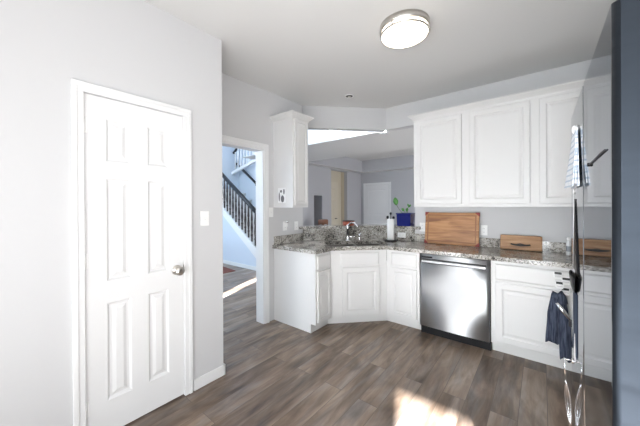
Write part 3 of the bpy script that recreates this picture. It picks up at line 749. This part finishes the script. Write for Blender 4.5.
outlet(frame((0, YB-0.021, 0), (1, 0, 0)), (-1.488, 0.985), 'white outlet mounted sideways on the granite below the planter', True)
p = MD @ Vector((2.478, 1.16, 0.0))
t = thing('night_light', p, 'small white plug-in night light in the outlet left of the sink', 'night light')
m = MB(MD); m.box((2.457, 1.125, 0.009), (2.499, 1.175, 0.035), 0.006); m.build('body', M_plate, t)
MB(MD).lathe([(0.018, 0.0), (0.020, 0.012), (0.016, 0.03), (0.008, 0.036)], (2.49, 1.178, 0.03), 'Y', 14).build('shade', M_chrome, t)

# picture card on cabinet side
yy = 2.292
t = thing('picture_card', (-2.42, yy, 1.43), 'small black and white picture card stuck on the cabinet side', 'picture')
MB().box((-2.478, yy-0.0025, 1.428), (-2.350, yy-0.0005, 1.605)).build('card', M_paper, t)
q = MB()
def blob(cx_, cz_, rx, rz, n_=14):
    lo_ = [q.v((cx_+rx*math.cos(2*PI*i/n_), yy-0.0026, cz_+rz*math.sin(2*PI*i/n_))) for i in range(n_)]
    hi_ = [q.v((cx_+rx*math.cos(2*PI*i/n_), yy-0.0038, cz_+rz*math.sin(2*PI*i/n_))) for i in range(n_)]
    q.f(lo_); q.f(hi_)
    for i in range(n_): q.f([lo_[i], lo_[(i+1) % n_], hi_[(i+1) % n_], hi_[i]])
blob(-2.455, 1.50, 0.010, 0.055); blob(-2.40, 1.475, 0.028, 0.042); blob(-2.425, 1.565, 0.018, 0.016); blob(-2.375, 1.56, 0.012, 0.034)
tag(q.build('print', M_print, t), 'dark printed shapes')

# ------------------------------------------------------------------ ceiling light and recessed light
lc = Vector((-0.815, 2.06, ZC))
t = thing('ceiling_light', lc, 'round flush ceiling light with nickel band and glowing white glass', 'ceiling light')
MB().lathe([(0.170, -0.0), (0.183, -0.0), (0.183, -0.044), (0.179, -0.046), (0.170, -0.046)], lc, 'Z', 48, False).build('band', M_nickel, t)
MB().lathe([(0.168, -0.044), (0.171, -0.050), (0.171, -0.070), (0.167, -0.078), (0.150, -0.088), (0.09, -0.096), (0.01, -0.098)], lc, 'Z', 48).build('glass_diffuser', M_lampg, t)
MB().lathe([(0.1715, -0.066), (0.179, -0.066), (0.179, -0.076), (0.1715, -0.076)], lc, 'Z', 48, False).build('lower_ring', M_nickel, t)
for a in (0.4, 2.5, 4.6):
    p = lc+Vector((0.178*math.cos(a), 0.178*math.sin(a), 0)); MB().box((p.x-0.006, p.y-0.006, ZC-0.068), (p.x+0.006, p.y+0.006, ZC-0.002), 0.002).build('clip', M_nickel, t)
lc2 = Vector((-1.88, 2.95, ZC))
t = thing('recessed_light', lc2, 'small unlit recessed ceiling spotlight near the sink corner', 'ceiling light')
MB().lathe([(0.062, -0.0005), (0.062, -0.004), (0.046, -0.007), (0.042, -0.003)], lc2, 'Z', 28, False).build('trim_ring', M_plate, t)
MB().lathe([(0.045, -0.0006), (0.045, -0.0035), (0.01, -0.0045)], lc2, 'Z', 24).build('lamp_recess', M_slot, t)
MB().lathe([(0.018, -0.004), (0.022, -0.010), (0.014, -0.016)], lc2, 'Z', 16).build('bulb', M_nickel, t)

# ------------------------------------------------------------------ stairs
YS = 3.78; sl_ = 0.695
def zr(x): return 1.277+(-4.862-x)*sl_      # underside line of the handrail at YS
t = thing('staircase', (-5.3, 4.3, 0), 'staircase with white stringer rising to the left in the foyer', 'staircase')
def zs(x): return 0.543+(-4.852-x)*sl_       # top of stringer
m = MB()
X0, X1 = -6.86, -4.10
pl = [(X1, 0.0), (X1, max(0, zs(X1))), (X0, zs(X0)), (X0, zs(X0)-0.17), (-4.40, 0.0)]
lo = [m.v((x, YS-0.02, z)) for x, z in pl]; hi = [m.v((x, YS+0.06, z)) for x, z in pl]
m.f(lo); m.f(list(reversed(hi)))
for i in range(len(pl)): m.f([lo[i], lo[(i+1) % len(pl)], hi[(i+1) % len(pl)], hi[i]])
m.build('stringer', M_trim, t)
m = MB(); k = 0; x = X1
while x > X0+0.02:
    x2 = max(X0, x-0.27); zt = max(0.05, zs((x+x2)/2)-0.06)
    m.box((x2, YS+0.06, 0), (x, 4.79, zt-0.03))
    MB().box((x2-0.0, YS+0.06, zt-0.03), (x+0.02, 4.79, zt)).build('tread', M_trim, t); x = x2
m.build('riser_block', M_trim, t)
m = MB(); pl = [(-4.42, 0.0), (X0, 0.0), (X0, zs(X0)-0.17)]
lo = [m.v((x, YS, z)) for x, z in pl]; hi = [m.v((x, YS+0.05, z)) for x, z in pl]
m.f(lo); m.f(list(reversed(hi)))
for i in range(3): m.f([lo[i], lo[(i+1) % 3], hi[(i+1) % 3], hi[i]])
m.build('spandrel_panel', M_wallb, t)
m = MB(); m.tube([(X0, YS+0.02, zr(X0)+0.02), (-4.2, YS+0.02, zr(-4.2)+0.02)], 0.046, 10); m.build('handrail', M_rail, t)
x = -4.25
while x > X0+0.05:
    z0, z1 = zs(x)-0.005, zr(x)+0.005
    MB().lathe([(0.018, z0), (0.018, z0+0.12), (0.027, z0+0.14), (0.016, z0+0.17), (0.027, z0+0.30), (0.018, z0+0.45), (0.025, z0+0.47), (0.016, z1-0.12), (0.016, z1)], (x, YS+0.02, 0), 'Z', 8).build('baluster', M_balus, t)
    x -= 0.117
t = thing('wall_handrail', (-6.3, 4.76, 2.2), 'black handrail on the blue wall on the far side of the stairs', 'handrail')
MB().tube([(-6.85, 4.73, 2.60), (-5.4, 4.73, 1.59)], 0.034, 10).build('rail', M_rail, t)
for x in (-6.7, -6.0, -5.5):
    z = 2.60+(-6.85-x)*0.6966
    MB().tube([(x, 4.80, z-0.08), (x, 4.735, z-0.08), (x, 4.73, z-0.02)], 0.010, 8).build('bracket', M_rail, t)
t = thing('upper_balustrade', (-6.2, 4.60, 2.3), 'white balusters and dark rail of the upper stair flight', 'balustrade')
def zb(x): return 2.30+(x+6.85)*0.25
m = MB(); pl = [(-6.86, zb(-6.86)-0.02), (-5.2, zb(-5.2)-0.02), (-5.2, zb(-5.2)+0.06), (-6.86, zb(-6.86)+0.06)]
lo = [m.v((x, 4.57, z)) for x, z in pl]; hi = [m.v((x, 4.63, z)) for x, z in pl]
m.f(lo); m.f(list(reversed(hi)))
for i in range(4): m.f([lo[i], lo[(i+1) % 4], hi[(i+1) % 4], hi[i]])
m.build('rail_base', M_trim, t)
for k in range(12):
    x = -6.72+k*0.13
    MB().lathe([(0.024, zb(x)+0.05), (0.024, zb(x)+0.15), (0.016, zb(x)+0.2), (0.022, zb(x)+0.4), (0.016, zb(x)+0.7), (0.016, 2.92+(x+6.72)*0.6)], (x, 4.60, 0), 'Z', 8).build('baluster', M_trim, t)
MB().tube([(-6.8, 4.60, 2.88), (-5.2, 4.60, 2.88+1.6*0.6)], 0.034, 10).build('rail', M_rail, t)
tag(MB().prism([(-6.85, 3.15), (-5.10, 3.15), (-5.10, 3.48), (-6.85, 3.68)], 0.0005, 0.012, 0.003).build('rug', M_mat), 'red-brown rug on the foyer floor in front of the stairs', 'rug')

# ------------------------------------------------------------------ refrigerator
XFm = 0.11
t = thing('refrigerator', (0.5, 1.28, 0), 'tall stainless refrigerator with two mirror-like doors', 'refrigerator')
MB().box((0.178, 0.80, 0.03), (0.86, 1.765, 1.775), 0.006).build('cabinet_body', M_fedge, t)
MB().box((0.20, 0.82, 0.0), (0.84, 1.75, 0.03)).build('base_grille', M_black, t)
def fdoor(y0, y1):
    m = MB(); pts = []
    R_ = 0.012; n_ = 6
    for i in range(n_+1):
        a = PI/2*i/n_; pts.append((XFm+R_-R_*math.sin(a), y1-R_+R_*math.cos(a)))
    for i in range(n_+1):
        a = PI/2*i/n_; pts.append((XFm+R_-R_*math.cos(a), y0+R_-R_*math.sin(a)))
    pts = [(0.170, y1)] + pts + [(0.170, y0)]
    loops = [[(x, y, z) for x, y in pts] for z in (0.07, 1.80)]
    L = [[m.v(p) for p in lp] for lp in loops]; k = len(pts)
    for i in range(k):
        m.f([L[0][i], L[0][(i+1) % k], L[1][(i+1) % k], L[1][i]], 1 <= i <= k-3 and i != n_+1)
    m.f(L[1]); m.f(list(reversed(L[0])))
    return m
def fbuild(y0, y1, nm='door'):
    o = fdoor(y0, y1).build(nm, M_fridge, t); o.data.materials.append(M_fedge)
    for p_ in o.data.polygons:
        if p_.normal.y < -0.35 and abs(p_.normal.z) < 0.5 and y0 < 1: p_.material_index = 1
    return o
d_far = fbuild(1.288, 1.772)
d_near = fbuild(0.792, 1.279)
MB().box((0.171, 0.80, 0.08), (0.177, 1.765, 1.77)).build('gasket', M_black, t)
for y in (0.83, 1.735):
    MB().box((0.13, y-0.025, 1.801), (0.24, y+0.025, 1.815), 0.003).build('hinge_cover', M_black, t)

# things hanging on the refrigerator doors
p = Vector((XFm, 1.40, 1.71))
t = thing('tea_towel', p, 'white towel with blue checks hanging high on the far refrigerator door', 'towel')
m = MB()
for k, (o0, o1, dz) in enumerate(((0.001, 0.003, 0.0), (0.004, 0.012, 0.010), (0.006, 0.026, 0.0))):
    ny = 10; nz = 8
    g = []
    for j in range(nz+1):
        v = j/nz; row = []
        for i in range(ny+1):
            u = i/ny; wd = 0.06+0.07*v
            x = XFm-0.003-(o0+(o1-o0)*v**1.3)*(0.55+0.45*u) - 0.004*math.sin(u*7+k)*v
            row.append((x, 1.47-wd+2*wd*u, 1.685-(0.222-dz)*v))
        g.append(row)
    for s_ in (0, 1):
        V_ = [[m.v((x-0.003*s_, y, z)) for x, y, z in row] for row in g]
        for j in range(nz):
            for i in range(ny): m.f([V_[j][i], V_[j][i+1], V_[j+1][i+1], V_[j+1][i]], True)
        if s_ == 0: V0 = V_
    rim = [(0, i) for i in range(ny+1)] + [(j, ny) for j in range(1, nz+1)] + [(nz, i) for i in range(ny-1, -1, -1)] + [(j, 0) for j in range(nz-1, 0, -1)]
    for a, b in zip(rim, rim[1:]+rim[:1]): m.f([V0[a[0]][a[1]], V0[b[0]][b[1]], V_[b[0]][b[1]], V_[a[0]][a[1]]])
m.build('cloth', M_check, t)
MB().lathe([(0.016, 0), (0.016, -0.012), (0.010, -0.016)], (XFm-0.0005, 1.47, 1.690), 'X', 16).build('magnet', M_plate, t)

p = Vector((XFm, 1.02, 1.52))
t = thing('magnet_rod', p, 'thin dark rod clinging level to the near refrigerator door', 'rod')
MB().tube([(XFm-0.0018, 0.86, 1.517), (XFm-0.0018, 1.112, 1.513)], 0.002, 8).build('rod', M_rod, t)
MB().lathe([(0.005, 0), (0.006, -0.002), (0.005, -0.006)], (XFm-0.0001, 1.116, 1.513), 'X', 14).build('magnet', M_black, t)

p = Vector((XFm, 1.44, 1.14))
t = thing('hanging_strap', p, 'long black strap with a white edge hanging on the far refrigerator door', 'strap')
def strip(y0a, y0b, z0, y1a, y1b, z1, ta, tb, base=0.001):
    return MB().loft([[(XFm-base, y0a, z0), (XFm-base, y0b, z0), (XFm-base-ta, y0b, z0), (XFm-base-ta, y0a, z0)], [(XFm-base, y1a, z1), (XFm-base, y1b, z1), (XFm-base-tb, y1b, z1), (XFm-base-tb, y1a, z1)]], False)
strip(1.55, 1.57, 1.42, 1.45, 1.60, 1.13, 0.002, 0.004).build('strap', M_black, t)
tag(strip(1.615, 1.63, 1.46, 1.615, 1.64, 1.13, 0.0015, 0.003).build('edge_strip', M_lstrap, t), 'pale edge strip')
MB().lathe([(0.010, 0), (0.010, -0.004)], (XFm-0.0003, 1.60, 1.452), 'X', 14).build('magnet', M_plate, t)

t = thing('hanging_pouch', (XFm, 1.58, 0.85), 'dark cup-topped pouch with a long slate blue tail on the far refrigerator door', 'pouch')
m = MB()
def ov(z, hy, hx, yc): return [(XFm-0.001-hx+hx*math.cos(2*PI*i/16), yc+hy*math.sin(2*PI*i/16), z) for i in range(16)]
m.loft([ov(1.03, 0.03, 0.003, 1.58), ov(1.05, 0.07, 0.006, 1.58), ov(1.10, 0.09, 0.009, 1.58), ov(1.105, 0.085, 0.008, 1.58), ov(1.09, 0.08, 0.006, 1.58)])
m.build('cup', M_black, t)
MB().box((XFm-0.003, 1.50, 0.775), (XFm-0.001, 1.64, 1.035), 0.0005).build('tail', M_bstrap, t)
tag(strip(1.55, 1.56, 0.86, 1.52, 1.58, 0.76, 0.001, 0.002, 0.0035).build('white_flap', M_lstrap, t), 'white flap at the bottom')

# hooks and towel hanging on the base cabinet behind the refrigerator
YC = 3.0245
cl = [(0.105, 0.815), (0.155, 0.775), (0.115, 0.735), (0.15, 0.69)]
names = ['topmost', 'second from the top', 'third from the top', 'lowest']
for (x, z), nm in zip(cl, names):
    t = thing('hook_clip', (x, YC, z), 'shiny white clip hook above the navy towel, %s of four' % nm, 'clip', 'clip hooks on the drawer')
    MB().box((x-0.028, YC-0.008, z-0.026), (x+0.028, YC, z+0.026), 0.003).build('backplate', M_plate, t)
    MB().box((x-0.022, YC-0.040, z-0.030), (x+0.022, YC-0.008, z-0.012), 0.003).build('jaw', M_plate, t)
    MB().tube([(x-0.022, YC-0.016, z+0.012), (x+0.022, YC-0.016, z+0.012)], 0.009, 8).build('spring', M_slot, t)
t = thing('kitchen_towel', (0.10, YC-0.03, 0.2), 'navy blue kitchen towel bunched and hanging in front of the white drawer', 'towel')
def lobe(cx, top, bot, hx, hy, ph):
    L = []
    for j in range(13):
        v = j/12; z = top+(bot-top)*v; g = min(1, 0.55+1.1*v) if v < 0.4 else 1.0
        row = []
        for i in range(28):
            a = 2*PI*i/28; rip = 1+0.13*math.sin(5*a+ph+2*v)+0.06*math.sin(9*a+ph)
            zz = z+(0.02*math.sin(3*a+ph) if j == 12 else 0)
            row.append((cx(v)+hx*g*rip*math.cos(a), YC-0.045+hy*g*rip*math.sin(a), zz))
        L.append(row)
    return L
m = MB()
m.loft(lobe(lambda v: 0.088-0.022*v, 0.66, 0.27, 0.042, 0.026, 0.3))
m.loft(lobe(lambda v: 0.132+0.022*v, 0.60, 0.15, 0.036, 0.028, 1.7))
m.tube([(0.088, YC-0.045, 0.63), (0.094, YC-0.045, 0.665), (0.11, YC-0.045, 0.67), (0.126, YC-0.045, 0.64), (0.135, YC-0.045, 0.59)], 0.03, 12)
m.build('cloth', M_navy, t)
t = thing('spatula', (0.14, YC-0.09, 0.5), 'short silver handle hanging across the navy towel', 'spatula')
MB().tube([(0.095, YC-0.082, 0.60), (0.135, YC-0.088, 0.54), (0.178, YC-0.086, 0.475)], [0.014, 0.016, 0.012], 10).build('handle', M_chrome, t)
MB().box((0.165, YC-0.096, 0.43), (0.195, YC-0.080, 0.48), 0.003).build('blade', M_rod, t)

t = thing('whisk', (XFm, 1.68, 0.55), 'thin chrome wire whisk hanging low at the far edge of the refrigerator', 'whisk')
MB().tube([(XFm-0.030, 1.70, 0.66), (XFm-0.026, 1.70, 0.56)], 0.002, 8).build('handle', M_chrome, t)
MB().tube([(XFm-0.0005, 1.70, 0.655), (XFm-0.030, 1.70, 0.655)], 0.003, 8).build('hook', M_chrome, t)
for k in range(4):
    a = k*PI/4; pts = []
    for i in range(11):
        th = PI*i/10
        pts.append((XFm-0.026+0.016*(i/10)+0.011*math.sin(th)*math.cos(a), 1.70-0.02*(i/10)+0.02*math.sin(th)*math.sin(a), 0.56-0.20*(i/10)))
    MB().tube(pts, 0.0009, 6).build('wire', M_chrome, t)
MB().lathe([(0.012, 0.0004), (0.012, -0.004)], (XFm, 1.70, 0.655), 'X', 16).build('magnet', M_chrome, t)
t.location.z += 0.03
